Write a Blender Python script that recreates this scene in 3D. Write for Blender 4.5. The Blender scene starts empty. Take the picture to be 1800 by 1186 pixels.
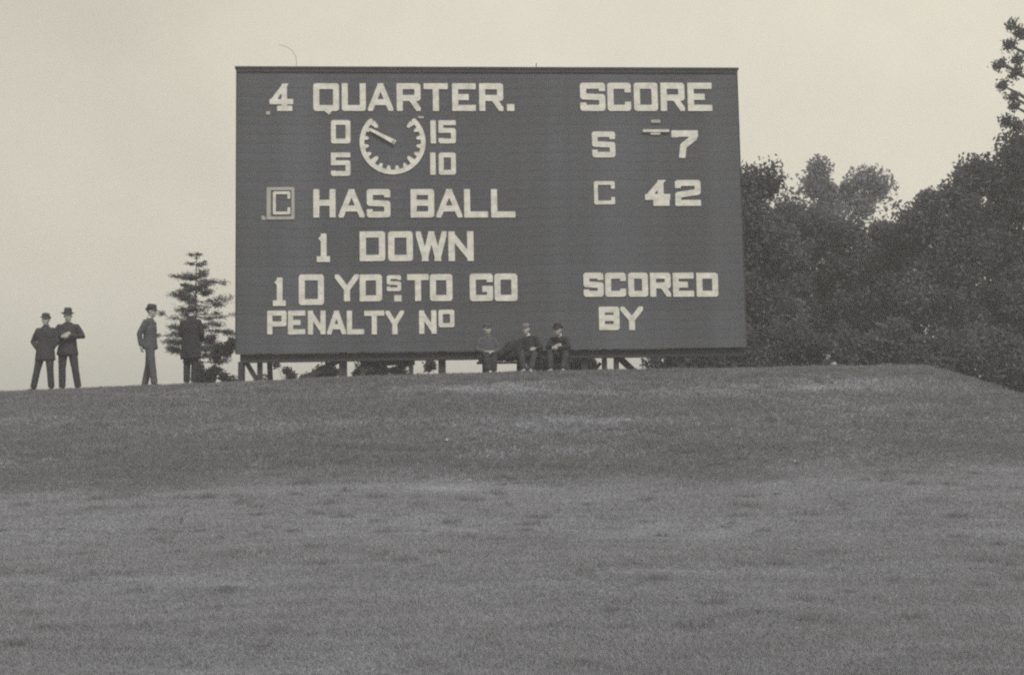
import bpy, bmesh, math, random
import numpy as np
from mathutils import Vector, Matrix

random.seed(7)
RNG = np.random.default_rng(11)
scn = bpy.context.scene
COL = scn.collection

# ------------------------------------------------------------------ camera
EYE = Vector((0, 0, 1.6))
PITCH, ROLL = math.radians(5.04), math.radians(1.03)
FPX, PCX, PCY = 2000.0, 900.0, 593.0          # focal length and centre for a frame 1800 wide
_fw = Vector((0, math.cos(PITCH), math.sin(PITCH)))
_up0 = Vector((0, -math.sin(PITCH), math.cos(PITCH)))
_rt0 = Vector((1, 0, 0))
_rt = _rt0 * math.cos(ROLL) - _up0 * math.sin(ROLL)
_up = _up0 * math.cos(ROLL) + _rt0 * math.sin(ROLL)
cam = bpy.data.cameras.new('camera')
cam.sensor_width = 36.0
cam.lens = FPX / 1800 * 36
cam.clip_end = 3000
camo = bpy.data.objects.new('camera', cam)
COL.objects.link(camo)
M = Matrix.Identity(4)
for i in range(3):
    M[i][0], M[i][1], M[i][2], M[i][3] = _rt[i], _up[i], -_fw[i], EYE[i]
camo.matrix_world = M
scn.camera = camo

# ------------------------------------------------------------------ sky, sun, exposure
SUN_EL, SUN_AZ = math.radians(48), math.radians(152)     # azimuth clockwise from +Y: behind the camera, to the right
sun_dir = Vector((math.sin(SUN_AZ) * math.cos(SUN_EL), math.cos(SUN_AZ) * math.cos(SUN_EL), math.sin(SUN_EL)))
world = bpy.data.worlds.new('World')
scn.world = world
world.use_nodes = True
nt = world.node_tree
nt.nodes.clear()
n_sky = nt.nodes.new('ShaderNodeTexSky')
n_sky.sky_type = 'NISHITA'
n_sky.sun_disc = False
n_sky.sun_elevation = SUN_EL
n_sky.sun_rotation = SUN_AZ
n_sky.dust_density = 4.0
n_bw = nt.nodes.new('ShaderNodeRGBToBW')
n_pow = nt.nodes.new('ShaderNodeMath'); n_pow.operation = 'POWER'; n_pow.inputs[1].default_value = 0.16   # an even, overcast sky
n_tc = nt.nodes.new('ShaderNodeTexCoord')
n_ns = nt.nodes.new('ShaderNodeTexNoise')
n_ns.inputs['Scale'].default_value = 1.6
n_ns.inputs['Detail'].default_value = 7
n_ns.inputs['Roughness'].default_value = 0.6
n_mr = nt.nodes.new('ShaderNodeMapRange')
n_mr.inputs[1].default_value = 0.25; n_mr.inputs[2].default_value = 0.75
n_mr.inputs[3].default_value = 0.80; n_mr.inputs[4].default_value = 1.24
n_mul = nt.nodes.new('ShaderNodeMath'); n_mul.operation = 'MULTIPLY'
n_tint = nt.nodes.new('ShaderNodeMixRGB'); n_tint.blend_type = 'MULTIPLY'; n_tint.inputs[0].default_value = 1
SKY_LEVEL = 5.4
CLOUD_X = 6.0
n_tint.inputs[2].default_value = (1.0 * SKY_LEVEL, 0.94 * SKY_LEVEL, 0.775 * SKY_LEVEL, 1)
n_bg = nt.nodes.new('ShaderNodeBackground'); n_bg.inputs[1].default_value = 0.12
n_out = nt.nodes.new('ShaderNodeOutputWorld')
L = nt.links.new
L(n_sky.outputs[0], n_bw.inputs[0]); L(n_bw.outputs[0], n_pow.inputs[0])
n_mp = nt.nodes.new('ShaderNodeMapping'); n_mp.inputs['Location'].default_value = (CLOUD_X, 1.3, 0.4)
L(n_tc.outputs['Generated'], n_mp.inputs['Vector']); L(n_mp.outputs[0], n_ns.inputs['Vector']); L(n_ns.outputs[0], n_mr.inputs[0])
L(n_pow.outputs[0], n_mul.inputs[0]); L(n_mr.outputs[0], n_mul.inputs[1])
L(n_mul.outputs[0], n_tint.inputs[1]); L(n_tint.outputs[0], n_bg.inputs[0]); L(n_bg.outputs[0], n_out.inputs[0])

sun = bpy.data.lights.new('sun', 'SUN')
sun.energy = 2.15
sun.angle = math.radians(10)
sun.color = (1.0, 0.97, 0.9)
suno = bpy.data.objects.new('sun', sun)
suno.rotation_euler = sun_dir.to_track_quat('Z', 'Y').to_euler()
suno.location = (20, -30, 40)
COL.objects.link(suno)

scn.view_settings.view_transform = 'Standard'
scn.view_settings.look = 'None'
scn.view_settings.exposure = 0
scn.view_settings.gamma = 1
scn.view_settings.use_curve_mapping = False
scn.render.engine = 'CYCLES'
scn.cycles.filter_width = 2.2
scn.cycles.use_denoising = False            # the sampling grain stands for film grain
scn.cycles.max_bounces = 6
scn.cycles.transparent_max_bounces = 4

# ------------------------------------------------------------------ helpers
def ray(px, py):
    return (_rt * ((px - PCX) / FPX) + _up * ((PCY - py) / FPX) + _fw).normalized()

def at(px, py, Y):
    r = ray(px, py)
    return EYE + r * ((Y - EYE.y) / r.y)

def pxm(Y):                                   # metres per frame pixel at distance Y
    return Y / FPX

COOL = (1.0, 1.035, 1.22)                     # neutral print tone under the creamy sky

def grey(v, tint=COOL):
    return (v * tint[0], v * tint[1], v * tint[2], 1)

MATS = {}
def mat(name, lo, hi, scale=(4, 4, 4), detail=6, rough=0.9, attr=None, bump=0.0, bscale=None, tint=COOL, spec=0.15):
    """grey material: two tones mixed by noise (object space) or by a mesh attribute"""
    if name in MATS:
        return MATS[name]
    m = bpy.data.materials.new(name)
    m.use_nodes = True
    t = m.node_tree
    b = t.nodes['Principled BSDF']
    b.inputs['Roughness'].default_value = rough
    b.inputs['Specular IOR Level'].default_value = spec
    tc = t.nodes.new('ShaderNodeTexCoord')
    mp = t.nodes.new('ShaderNodeMapping')
    mp.inputs['Scale'].default_value = scale
    t.links.new(tc.outputs['Object'], mp.inputs['Vector'])
    ns = t.nodes.new('ShaderNodeTexNoise')
    ns.inputs['Scale'].default_value = 1
    ns.inputs['Detail'].default_value = detail
    ns.inputs['Roughness'].default_value = 0.62
    t.links.new(mp.outputs[0], ns.inputs['Vector'])
    rp = t.nodes.new('ShaderNodeValToRGB')
    rp.color_ramp.elements[0].position = 0.3
    rp.color_ramp.elements[1].position = 0.7
    rp.color_ramp.elements[0].color = grey(lo, tint)
    rp.color_ramp.elements[1].color = grey(hi, tint)
    if attr:
        at_ = t.nodes.new('ShaderNodeAttribute'); at_.attribute_name = attr
        ad = t.nodes.new('ShaderNodeMath'); ad.operation = 'ADD'
        ml = t.nodes.new('ShaderNodeMath'); ml.operation = 'MULTIPLY'; ml.inputs[1].default_value = 0.5
        t.links.new(at_.outputs['Fac'], ad.inputs[0]); t.links.new(ns.outputs[0], ad.inputs[1])
        t.links.new(ad.outputs[0], ml.inputs[0]); t.links.new(ml.outputs[0], rp.inputs[0])
    else:
        t.links.new(ns.outputs[0], rp.inputs[0])
    t.links.new(rp.outputs[0], b.inputs['Base Color'])
    if bump:
        n2 = t.nodes.new('ShaderNodeTexNoise')
        n2.inputs['Scale'].default_value = bscale or 40
        n2.inputs['Detail'].default_value = 4
        t.links.new(tc.outputs['Object'], n2.inputs['Vector'])
        bp = t.nodes.new('ShaderNodeBump')
        bp.inputs['Strength'].default_value = bump
        bp.inputs['Distance'].default_value = 0.02
        t.links.new(n2.outputs[0], bp.inputs['Height'])
        t.links.new(bp.outputs[0], b.inputs['Normal'])
    MATS[name] = m
    return m

CREAM = (1.0, 0.99, 0.93)
m_board = mat('board_paint', 0.070, 0.122, (0.55, 1.0, 0.8), 10, 0.8, bump=0.25, bscale=30)
m_trim = mat('trim_paint', 0.045, 0.065, (2, 2, 8), 5, 0.8)
def per_object(m, f):
    t = m.node_tree; b = t.nodes['Principled BSDF']
    src = b.inputs['Base Color'].links[0].from_socket
    oi = t.nodes.new('ShaderNodeObjectInfo'); mr = t.nodes.new('ShaderNodeMapRange')
    mr.inputs[3].default_value = 1 - f; mr.inputs[4].default_value = 1 + f
    mx = t.nodes.new('ShaderNodeVectorMath'); mx.operation = 'SCALE'
    t.links.new(oi.outputs['Random'], mr.inputs[0]); t.links.new(src, mx.inputs[0]); t.links.new(mr.outputs[0], mx.inputs['Scale'])
    t.links.new(mx.outputs[0], b.inputs['Base Color'])
per_object(m_board, 0.045)
m_white = mat('letter_paint', 0.50, 0.78, (5, 5, 7), 9, 0.7, tint=CREAM)
m_dull = mat('dull_letter_paint', 0.34, 0.42, (9, 9, 9), 5, 0.75, tint=CREAM)
m_wood = mat('weathered_timber', 0.04, 0.075, (14, 14, 2.2), 6, 0.9, bump=0.3)
m_soil = mat('turf', 0.20, 0.29, (0.4, 2.6, 2.6), 9, 1.0, bump=0.6, bscale=25)
m_grass = mat('grass_blades', 0.22, 0.43, (0.6, 3.4, 3.4), 9, 0.9, attr='v', tint=(1.0, 1.02, 1.14))
m_leaf = mat('leaf', 0.095, 0.155, (0.5, 0.5, 0.5), 4, 0.8, attr='v')
m_leafl = mat('pale_leaf', 0.17, 0.26, (0.5, 0.5, 0.5), 4, 0.8, attr='v')
m_needle = mat('needles', 0.075, 0.14, (1, 1, 1), 4, 0.85, attr='v')
m_bark = mat('bark', 0.07, 0.13, (6, 6, 1.4), 6, 0.95, bump=0.6, bscale=15)
m_skin = mat('skin', 0.36, 0.44, (8, 8, 8), 3, 0.6, tint=(1.0, 0.98, 0.94))
m_hair = mat('hair', 0.04, 0.06, (30, 30, 30), 3, 0.7)
m_dark = mat('dark_wool', 0.035, 0.06, (9, 9, 9), 5, 0.95, bump=0.3, bscale=120)
m_black = mat('black_wool', 0.028, 0.045, (9, 9, 9), 5, 0.95, bump=0.3, bscale=120)
m_mid = mat('grey_wool', 0.075, 0.10, (9, 9, 9), 5, 0.95, bump=0.3, bscale=120)
m_lgrey = mat('light_grey_wool', 0.088, 0.11, (9, 9, 9), 5, 0.95, bump=0.3, bscale=120)
m_felt = mat('hat_felt', 0.045, 0.07, (12, 12, 12), 4, 0.9)
m_feltl = mat('pale_hat_felt', 0.16, 0.21, (12, 12, 12), 4, 0.9)
m_shoe = mat('shoe_leather', 0.04, 0.06, (12, 12, 12), 4, 0.45, spec=0.4)
m_shoel = mat('pale_shoe_leather', 0.26, 0.34, (12, 12, 12), 4, 0.6)
m_shirt = mat('white_cotton', 0.55, 0.66, (12, 12, 12), 4, 0.9, tint=CREAM)
m_paper = mat('paper', 0.6, 0.7, (12, 12, 12), 4, 0.9, tint=CREAM)
def translucent(m, f):
    t = m.node_tree
    b = t.nodes['Principled BSDF']; o = t.nodes['Material Output']
    tr = t.nodes.new('ShaderNodeBsdfTranslucent'); mx = t.nodes.new('ShaderNodeMixShader'); mx.inputs[0].default_value = f
    t.links.new(b.inputs['Base Color'].links[0].from_socket, tr.inputs['Color'])
    t.links.new(b.outputs[0], mx.inputs[1]); t.links.new(tr.outputs[0], mx.inputs[2]); t.links.new(mx.outputs[0], o.inputs['Surface'])
for m_ in (m_leaf, m_leafl, m_grass): translucent(m_, 0.4)
m_iron = mat('iron', 0.05, 0.08, (12, 12, 12), 4, 0.6)

def link(name, me, material, parent=None, smooth=False):
    o = bpy.data.objects.new(name, me)
    COL.objects.link(o)
    if material is not None and not me.materials:
        me.materials.append(material)
    if parent is not None:
        o.parent = parent
    if smooth:
        me.polygons.foreach_set('use_smooth', [True] * len(me.polygons))
    return o

def from_bm(name, bm, material, parent=None, smooth=False):
    me = bpy.data.meshes.new(name)
    bmesh.ops.recalc_face_normals(bm, faces=bm.faces)
    bm.to_mesh(me)
    bm.free()
    return link(name, me, material, parent, smooth)

def empty(name, loc, rz=0.0):
    o = bpy.data.objects.new(name, None)
    o.empty_display_size = 0.2
    o.location = loc
    o.rotation_euler = (0, 0, rz)
    COL.objects.link(o)
    return o

def tag(o, label=None, cat=None, group=None, kind=None):
    if label: o['label'] = label
    if cat: o['category'] = cat
    if group: o['group'] = group
    if kind: o['kind'] = kind
    return o

def add_box(bm, x0, x1, y0, y1, z0, z1, bevel=0.0):
    r = bmesh.ops.create_cube(bm, size=1)
    vs = r['verts']
    for v in vs:
        v.co = Vector((x0 + (v.co.x + .5) * (x1 - x0), y0 + (v.co.y + .5) * (y1 - y0), z0 + (v.co.z + .5) * (z1 - z0)))
    if bevel:
        es = list({e for v in vs for e in v.link_edges})
        bmesh.ops.bevel(bm, geom=es, offset=bevel, segments=1, affect='EDGES')

def add_beam(bm, a, b, w, d, bevel=0.008):
    """rectangular timber from a to b, w wide (along x-ish), d deep"""
    a, b = Vector(a), Vector(b)
    ax = (b - a).normalized()
    ref = Vector((0, 1, 0)) if abs(ax.y) < 0.9 else Vector((1, 0, 0))
    s = ax.cross(ref).normalized()
    t = ax.cross(s).normalized()
    r = bmesh.ops.create_cube(bm, size=1)
    ln = (b - a).length
    for v in r['verts']:
        c = v.co.copy()
        v.co = (a + b) / 2 + ax * c.z * ln + s * c.x * w + t * c.y * d
    if bevel:
        es = list({e for v in r['verts'] for e in v.link_edges})
        bmesh.ops.bevel(bm, geom=es, offset=bevel, segments=1, affect='EDGES')

def add_tube(bm, pts, rad, n=12, cap=True, ref=None):
    """loft of ellipses along pts; rad = list of r or (rx, ry)"""
    pts = [Vector(p) for p in pts]
    rings = []
    prev = None
    for i, p in enumerate(pts):
        if i == 0: ax = pts[1] - pts[0]
        elif i == len(pts) - 1: ax = pts[-1] - pts[-2]
        else: ax = (pts[i + 1] - pts[i]).normalized() + (pts[i] - pts[i - 1]).normalized()
        ax.normalize()
        if prev is None:
            s = Vector(ref) if ref else (Vector((1, 0, 0)) if abs(ax.x) < 0.8 else Vector((0, 1, 0)))
        else:
            s = prev
        s = (s - ax * s.dot(ax)).normalized()
        prev = s
        t = ax.cross(s)
        r = rad[i]
        rx, ry = (r, r) if not isinstance(r, (tuple, list)) else r
        rings.append([bm.verts.new(p + s * math.cos(2 * math.pi * k / n) * rx + t * math.sin(2 * math.pi * k / n) * ry) for k in range(n)])
    for a, b in zip(rings, rings[1:]):
        for k in range(n):
            bm.faces.new((a[k], a[(k + 1) % n], b[(k + 1) % n], b[k]))
    if cap:
        bm.faces.new(rings[0][::-1]); bm.faces.new(rings[-1])

def add_ell(bm, c, r, rot=None, seg=12):
    res = bmesh.ops.create_uvsphere(bm, u_segments=seg, v_segments=max(6, seg // 2 + 2), radius=1)
    for v in res['verts']:
        p = Vector((v.co.x * r[0], v.co.y * r[1], v.co.z * r[2]))
        if rot is not None: p = rot @ p
        v.co = Vector(c) + p

def remeshed(name, bm, voxel, material, parent, smooth_it=3):
    me = bpy.data.meshes.new(name)
    bmesh.ops.recalc_face_normals(bm, faces=bm.faces)
    bm.to_mesh(me); bm.free()
    tmp = bpy.data.objects.new('tmp', me)
    COL.objects.link(tmp)
    md = tmp.modifiers.new('r', 'REMESH'); md.mode = 'VOXEL'; md.voxel_size = voxel; md.use_smooth_shade = True
    if smooth_it:
        ms = tmp.modifiers.new('s', 'SMOOTH'); ms.iterations = smooth_it; ms.factor = 0.5
    dg = bpy.context.evaluated_depsgraph_get()
    dg.update()
    new = bpy.data.meshes.new_from_object(tmp.evaluated_get(dg))
    new.name = name
    bpy.data.objects.remove(tmp)
    bpy.data.meshes.remove(me)
    new.materials.clear()
    return link(name, new, material, parent, True)

# ------------------------------------------------------------------ ground
PROF_Y = np.array([-60, -20, 0, 5, 7.7, 10, 13, 16.2, 17.0, 18.0, 21.0, 22.9, 23.6, 24.3, 27.6, 29.0, 35.0, 46.0, 120.0, 1500.0])
PROF_Z = np.array([-0.6, -0.55, -0.35, -0.18, 0.0, 0.20, 0.52, 0.95, 1.08, 1.34, 2.22, 2.78, 2.93, 2.97, 2.97, 2.55, 0.3, -0.3, -1.0, -1.0])

def terrain(x, y):
    x = np.asarray(x, float); y = np.asarray(y, float)
    z = 0
    for k in (-0.35, -0.15, 0.15, 0.35):          # soften the breaks of slope
        z = z + np.interp(y + k, PROF_Y, PROF_Z) / 4
    top = 2.97 - 0.80 * np.maximum(0, np.sqrt((np.maximum(x - 8.45, 0)) ** 2 + 0.003) - 0.055)
    top = np.maximum(top, np.where(y < 17, 1.5, -0.2))
    d = z - top
    z = np.where(d > -0.05, top - 0.05 * np.exp(-(d + 0.05) / 0.05) , z)
    z = z - 0.021 * np.clip(-x - 0.6, 0, 14) * np.clip((y - 14) / 9, 0, 1)      # the crest dips slightly to the left
    near = np.exp(-((y - 15) / 14.0) ** 2) * np.clip((24.5 - y) / 6, 0.15, 1)
    z = z + near * (0.035 * np.sin(x * 0.55 + 1.3) * np.sin(y * 0.7 + x * 0.12) + 0.014 * np.sin(x * 1.9 + y * 1.1))
    return z

def tz(x, y):
    return float(terrain(x, y))

xs = np.concatenate([[-350, -250, -120, -70, -45, -32, -25], np.arange(-20, 20.01, 0.33), [25, 32, 45, 70, 120, 250, 350]])
ys = np.concatenate([[-60, -30, -15, -6, 0, 3, 5], np.arange(6, 29.01, 0.22), np.arange(30, 48, 1.5), [55, 70, 100, 160, 250, 350]])
X, Y = np.meshgrid(xs, ys)
Z = terrain(X, Y)
nv = X.size; W_ = len(xs); H_ = len(ys)
idx = np.arange(nv).reshape(H_, W_)
quads = np.stack([idx[:-1, :-1], idx[:-1, 1:], idx[1:, 1:], idx[1:, :-1]], -1).reshape(-1, 4)
me = bpy.data.meshes.new('ground')
me.from_pydata(np.stack([X.ravel(), Y.ravel(), Z.ravel()], 1).tolist(), [], quads.tolist())
ground = link('ground', me, m_soil, None, True)
tag(ground, kind='structure')

def tri_mesh(name, V, v_attr, material, parent=None, per=3):
    """mesh of loose triangles / quads from an (n, per, 3) array, with one tone value for each face"""
    n = V.shape[0]
    me = bpy.data.meshes.new(name)
    me.vertices.add(n * per)
    me.vertices.foreach_set('co', V.reshape(-1).astype(np.float32))
    me.loops.add(n * per)
    me.loops.foreach_set('vertex_index', np.arange(n * per, dtype=np.int32))
    me.polygons.add(n)
    me.polygons.foreach_set('loop_start', np.arange(0, n * per, per, dtype=np.int32))
    me.polygons.foreach_set('loop_total', np.full(n, per, dtype=np.int32))
    at_ = me.attributes.new('v', 'FLOAT', 'FACE')
    at_.data.foreach_set('value', np.asarray(v_attr, np.float32))
    me.update()
    return link(name, me, material, parent)

# grass: short mown blades, one mesh
def grass_field(n):
    u = RNG.random(n)
    y = 6.6 * (24.6 / 6.6) ** u                          # density falls off with distance
    hw = 0.47 * y + 1.2
    x = (RNG.random(n) * 2 - 1) * hw
    z = terrain(x, y)
    clump = np.sin(x * 3.1 + np.sin(y * 2.3) * 2) * np.sin(y * 4.7 + np.sin(x * 1.7) * 2)
    blot = np.zeros(n); r2 = np.random.default_rng(5)
    for q in range(26):
        kx, ky = r2.normal(0, .7), r2.normal(0, 2.6)
        blot += np.sin(kx * x + ky * y + r2.random() * 6.28)
    blot /= 3.6
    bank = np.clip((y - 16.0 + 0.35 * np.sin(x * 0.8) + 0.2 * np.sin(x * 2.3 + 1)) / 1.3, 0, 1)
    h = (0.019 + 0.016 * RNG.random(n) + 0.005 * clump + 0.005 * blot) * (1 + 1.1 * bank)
    w = 0.0030 + 0.00026 * y
    a = RNG.random(n) * 2 * math.pi
    lean = RNG.normal(0, 0.8, (n, 2)) * h[:, None]
    ca, sa = np.cos(a) * w, np.sin(a) * w
    V = np.empty((n, 3, 3))
    V[:, 0] = np.stack([x - ca, y - sa, z - 0.006], 1)
    V[:, 1] = np.stack([x + ca, y + sa, z - 0.006], 1)
    V[:, 2] = np.stack([x + lean[:, 0], y + lean[:, 1], z + h], 1)
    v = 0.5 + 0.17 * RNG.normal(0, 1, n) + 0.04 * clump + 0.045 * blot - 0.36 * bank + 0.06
    return V, np.clip(v, 0, 1)
def tufts(m, per):
    """coarser tussocks scattered on the bank and along the crest"""
    y0 = np.where(RNG.random(m) < .45, 22.6 + 1.7 * RNG.random(m), 8 + 15 * RNG.random(m) ** .8)
    x0 = (RNG.random(m) * 2 - 1) * (.47 * y0 + 1)
    i = np.repeat(np.arange(m), per); n = len(i)
    sz = (.4 + RNG.random(m))[i]
    x = x0[i] + RNG.normal(0, .07, n) * sz; y = y0[i] + RNG.normal(0, .05, n) * sz
    z = terrain(x, y); h = (.035 + .05 * RNG.random(n)) * sz
    a = RNG.random(n) * 6.283; w = .0035 + .00022 * y
    lean = RNG.normal(0, .6, (n, 2)) * h[:, None]
    V = np.stack([np.stack([x - np.cos(a) * w, y - np.sin(a) * w, z - .006], 1), np.stack([x + np.cos(a) * w, y + np.sin(a) * w, z - .006], 1), np.stack([x + lean[:, 0], y + lean[:, 1], z + h], 1)], 1)
    return V, np.clip(.36 + .2 * RNG.normal(0, 1, m)[i] + .15 * RNG.normal(0, 1, n), 0, 1)
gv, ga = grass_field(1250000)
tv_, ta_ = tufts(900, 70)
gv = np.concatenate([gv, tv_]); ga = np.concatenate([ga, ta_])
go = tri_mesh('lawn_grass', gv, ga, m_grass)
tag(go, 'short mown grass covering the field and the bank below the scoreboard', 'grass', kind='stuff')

# ------------------------------------------------------------------ scoreboard
YAW = math.radians(3.674)
BC = Vector((-0.389, 25.5, 3.56)); BW, BH = 11.467, 6.463
bax = Vector((math.cos(YAW), math.sin(YAW), 0)); bnr = Vector((math.sin(YAW), -math.cos(YAW), 0))   # towards the camera
gz = 2.97
sb = empty('scoreboard', (BC.x, BC.y, gz), YAW)
tag(sb, 'tall dark wooden football scoreboard with white block letters on the bank', 'scoreboard')
ZB = BC.z - gz                                   # bottom of the face above the ground

def onboard(px, py):
    r = ray(px, py)
    t = (BC - EYE).dot(bnr) / r.dot(bnr)
    p = EYE + r * t - BC
    return p.dot(bax), p.z + ZB

bm = bmesh.new(); add_box(bm, -BW / 2, BW / 2, 0.0, 0.14, ZB, ZB + BH, 0.006)
panel = from_bm('face_panel', bm, m_trim, sb)
NPL = 30
ph = BH / NPL
bm = bmesh.new(); add_box(bm, -BW / 2 + .001, BW / 2 - .001, -0.011, -0.001, 0.0012, ph - 0.0012, 0.0008)
o = from_bm('plank', bm, m_board, panel); plank_me = o.data
for i in range(NPL):
    if i:
        o = bpy.data.objects.new('plank', plank_me); COL.objects.link(o); o.parent = panel
    o.location = (0, random.uniform(-.0006, .0006), ZB + i * ph)
bm = bmesh.new(); add_box(bm, -BW / 2 - 0.05, BW / 2 + 0.05, -0.055, 0.19, ZB + BH + 0.002, ZB + BH + 0.055, 0.008)
from_bm('cap_board', bm, m_trim, sb)
bm = bmesh.new(); add_box(bm, -BW / 2 + 0.004, BW / 2 - 0.004, -0.040, -0.0125, ZB + BH - 0.075, ZB + BH - 0.002, 0.005)
from_bm('top_moulding', bm, m_trim, sb)
for s in (-1, 1):
    bm = bmesh.new(); x = s * (BW / 2 + 0.015)
    add_box(bm, x - 0.013, x + 0.013, -0.012, 0.16, ZB + 0.0, ZB + BH - 0.001, 0.004)
    from_bm('edge_board', bm, m_trim, sb)
bm = bmesh.new(); add_box(bm, -BW / 2 + 0.06, BW / 2 - 0.06, 0.10, 0.22, ZB - 0.19, ZB - 0.004, 0.008)
from_bm('bottom_beam', bm, m_trim, sb)
bm = bmesh.new(); add_box(bm, -BW / 2 + 0.02, BW / 2 - 0.02, 0.17, 0.26, ZB + BH * 0.48, ZB + BH * 0.48 + 0.16, 0.008)
from_bm('rear_rail', bm, m_wood, sb)
# posts behind the panel and rear struts
post_px = [421.5, 453, 601, 777, 855, 921, 1030, 1202, 1296, 1066, 1087, 636, 722]
for i, px in enumerate(post_px):
    u, _ = onboard(px, 640)
    w = 0.10 if i < 2 or i > 8 else (0.17 if i in (2, 3) else 0.13)
    bm = bmesh.new(); add_box(bm, u - w / 2, u + w / 2, 0.225 if i else 0.06, 0.40, -0.25, (ZB + BH - 0.5) if i != 0 else ZB - 0.17, 0.008)
    from_bm('post', bm, m_wood, sb)
    if i in (1, 3, 5, 7):
        bm = bmesh.new(); add_beam(bm, (u + 0.01, 0.46, ZB + BH * 0.62), (u + 0.01, 2.0, -0.5), 0.09, 0.13)
        from_bm('rear_strut', bm, m_wood, sb)
def brace(p0, p1, w=0.10, y=0.12):
    a, b = onboard(*p0), onboard(*p1)
    bm = bmesh.new(); add_beam(bm, (a[0], y, a[1]), (b[0], y, b[1]), w, 0.06)
    from_bm('brace', bm, m_wood, sb)
brace((426, 630), (452, 674), 0.085, 0.30)
brace((604, 626), (517, 672), 0.11, 0.30)
brace((1092, 624), (1134, 664), 0.13, 0.44)
brace((1060, 636), (1036, 664), 0.06, 0.44)
brace((640, 660), (724, 636), 0.07, 0.44)
brace((640, 636), (724, 660), 0.07, 0.52)
bm = bmesh.new()
a, b = onboard(632, 637), onboard(728, 635)
add_beam(bm, (a[0], 0.34, a[1]), (b[0], 0.34, b[1]), 0.10, 0.05)
from_bm('lower_rail', bm, m_wood, sb)

# ---- lettering
ss, rr, xx, nn = 'ss', 'rr', 'xx', 'nn'
RECT = [(0, 0, 0, 1, rr), (0, 1, 1, 1, rr), (1, 1, 1, 0, rr), (1, 0, 0, 0, rr)]
GL = {
 'O': RECT, '0': RECT,
 'Q': RECT + [(.48, -.02, .74, -.20, 'nn')],
 'D': [(0, 0, 0, 1, ss), (0, 1, 1, 1, 'sr'), (1, 1, 1, 0, rr), (1, 0, 0, 0, 'rs')],
 'U': [(0, 1, 0, 0, 'sr'), (0, 0, 1, 0, rr), (1, 0, 1, 1, 'rs')],
 'A': [(0, 0, .5, 1.08, xx), (1, 0, .5, 1.08, xx), (.2, .27, .8, .27, nn)],
 'R': [(0, 0, 0, 1, ss), (0, 1, 1, 1, 'sr'), (1, 1, 1, .46, rr), (1, .46, 0, .46, 'rn'), (.62, .46, 1, 0, 'nx')],
 'T': [(0, 1, 1, 1, ss), (.5, 1, .5, 0, 'ns')],
 'E': [(0, 0, 0, 1, ss), (0, 1, 1, 1, ss), (0, .5, .6, .5, ss), (0, 0, 1, 0, ss)],
 'S': [(1, .76, 1, 1, 'nr'), (1, 1, 0, 1, rr), (0, 1, 0, .52, rr), (0, .52, 1, .48, rr), (1, .48, 1, 0, rr), (1, 0, 0, 0, rr), (0, 0, 0, .24, 'rn')],
 'C': [(1, .70, 1, 1, 'nr'), (1, 1, 0, 1, rr), (0, 1, 0, 0, rr), (0, 0, 1, 0, rr), (1, 0, 1, .28, 'rn')],
 'G': [(1, .74, 1, 1, 'nr'), (1, 1, 0, 1, rr), (0, 1, 0, 0, rr), (0, 0, 1, 0, rr), (1, 0, 1, .42, 'rs'), (.55, .42, 1.2, .42, nn)],
 'H': [(0, 0, 0, 1, ss), (1, 0, 1, 1, ss), (0, .52, 1, .52, nn)],
 'B': [(0, 0, 0, 1, ss), (0, 1, 1, 1, 'sr'), (1, 1, 1, .52, rr), (1, .52, 0, .52, 'rn'), (1, .52, 1, 0, rr), (1, 0, 0, 0, 'rs')],
 'L': [(0, 0, 0, 1, ss), (0, 0, 1, 0, ss)],
 'W': [(-.02, 1, .24, 0, xx), (.48, 1, .24, 0, xx), (.52, 1, .76, 0, xx), (1.02, 1, .76, 0, xx)],
 'N': [(0, 0, 0, 1, ss), (1, 0, 1, 1, ss), (0, 1, 1, 0, xx)],
 'Y': [(0, 1, .5, .42, 'xr'), (1, 1, .5, .42, 'xr'), (.5, .42, .5, 0, 'ns')],
 'P': [(0, 0, 0, 1, ss), (0, 1, 1, 1, 'sr'), (1, 1, 1, .42, rr), (1, .42, 0, .42, 'rn')],
 'I': [(.5, 0, .5, 1, ss)],
 '1': [(.55, 0, .55, 1, ss), (0, 0, 1, 0, ss), (.08, .82, .55, .97, nn)],
 '2': [(0, .74, 0, 1, 'nr'), (0, 1, 1, 1, rr), (1, 1, 1, .55, rr), (1, .55, 0, .40, rr), (0, .40, 0, 0, 'rs'), (0, 0, 1, 0, ss)],
 '4': [(.66, 1.02, 0, .30, 'xr'), (0, .30, 1, .30, ss), (.66, 0, .66, 1, ss), (.42, 0, .95, 0, ss)],
 '5': [(1, 1, 0, 1, ss), (0, 1, 0, .58, ss), (0, .58, 1, .58, 'sr'), (1, .58, 1, 0, rr), (1, 0, 0, 0, rr), (0, 0, 0, .16, 'rn')],
 '7': [(0, 1, 1, 1, ss), (0, 1, 0, .82, 'nn'), (1, 1, .95, .8, 'nr'), (.95, .8, .42, .42, rr), (.42, .42, .36, 0, 'rs')],
 '.': None,
}

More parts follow.
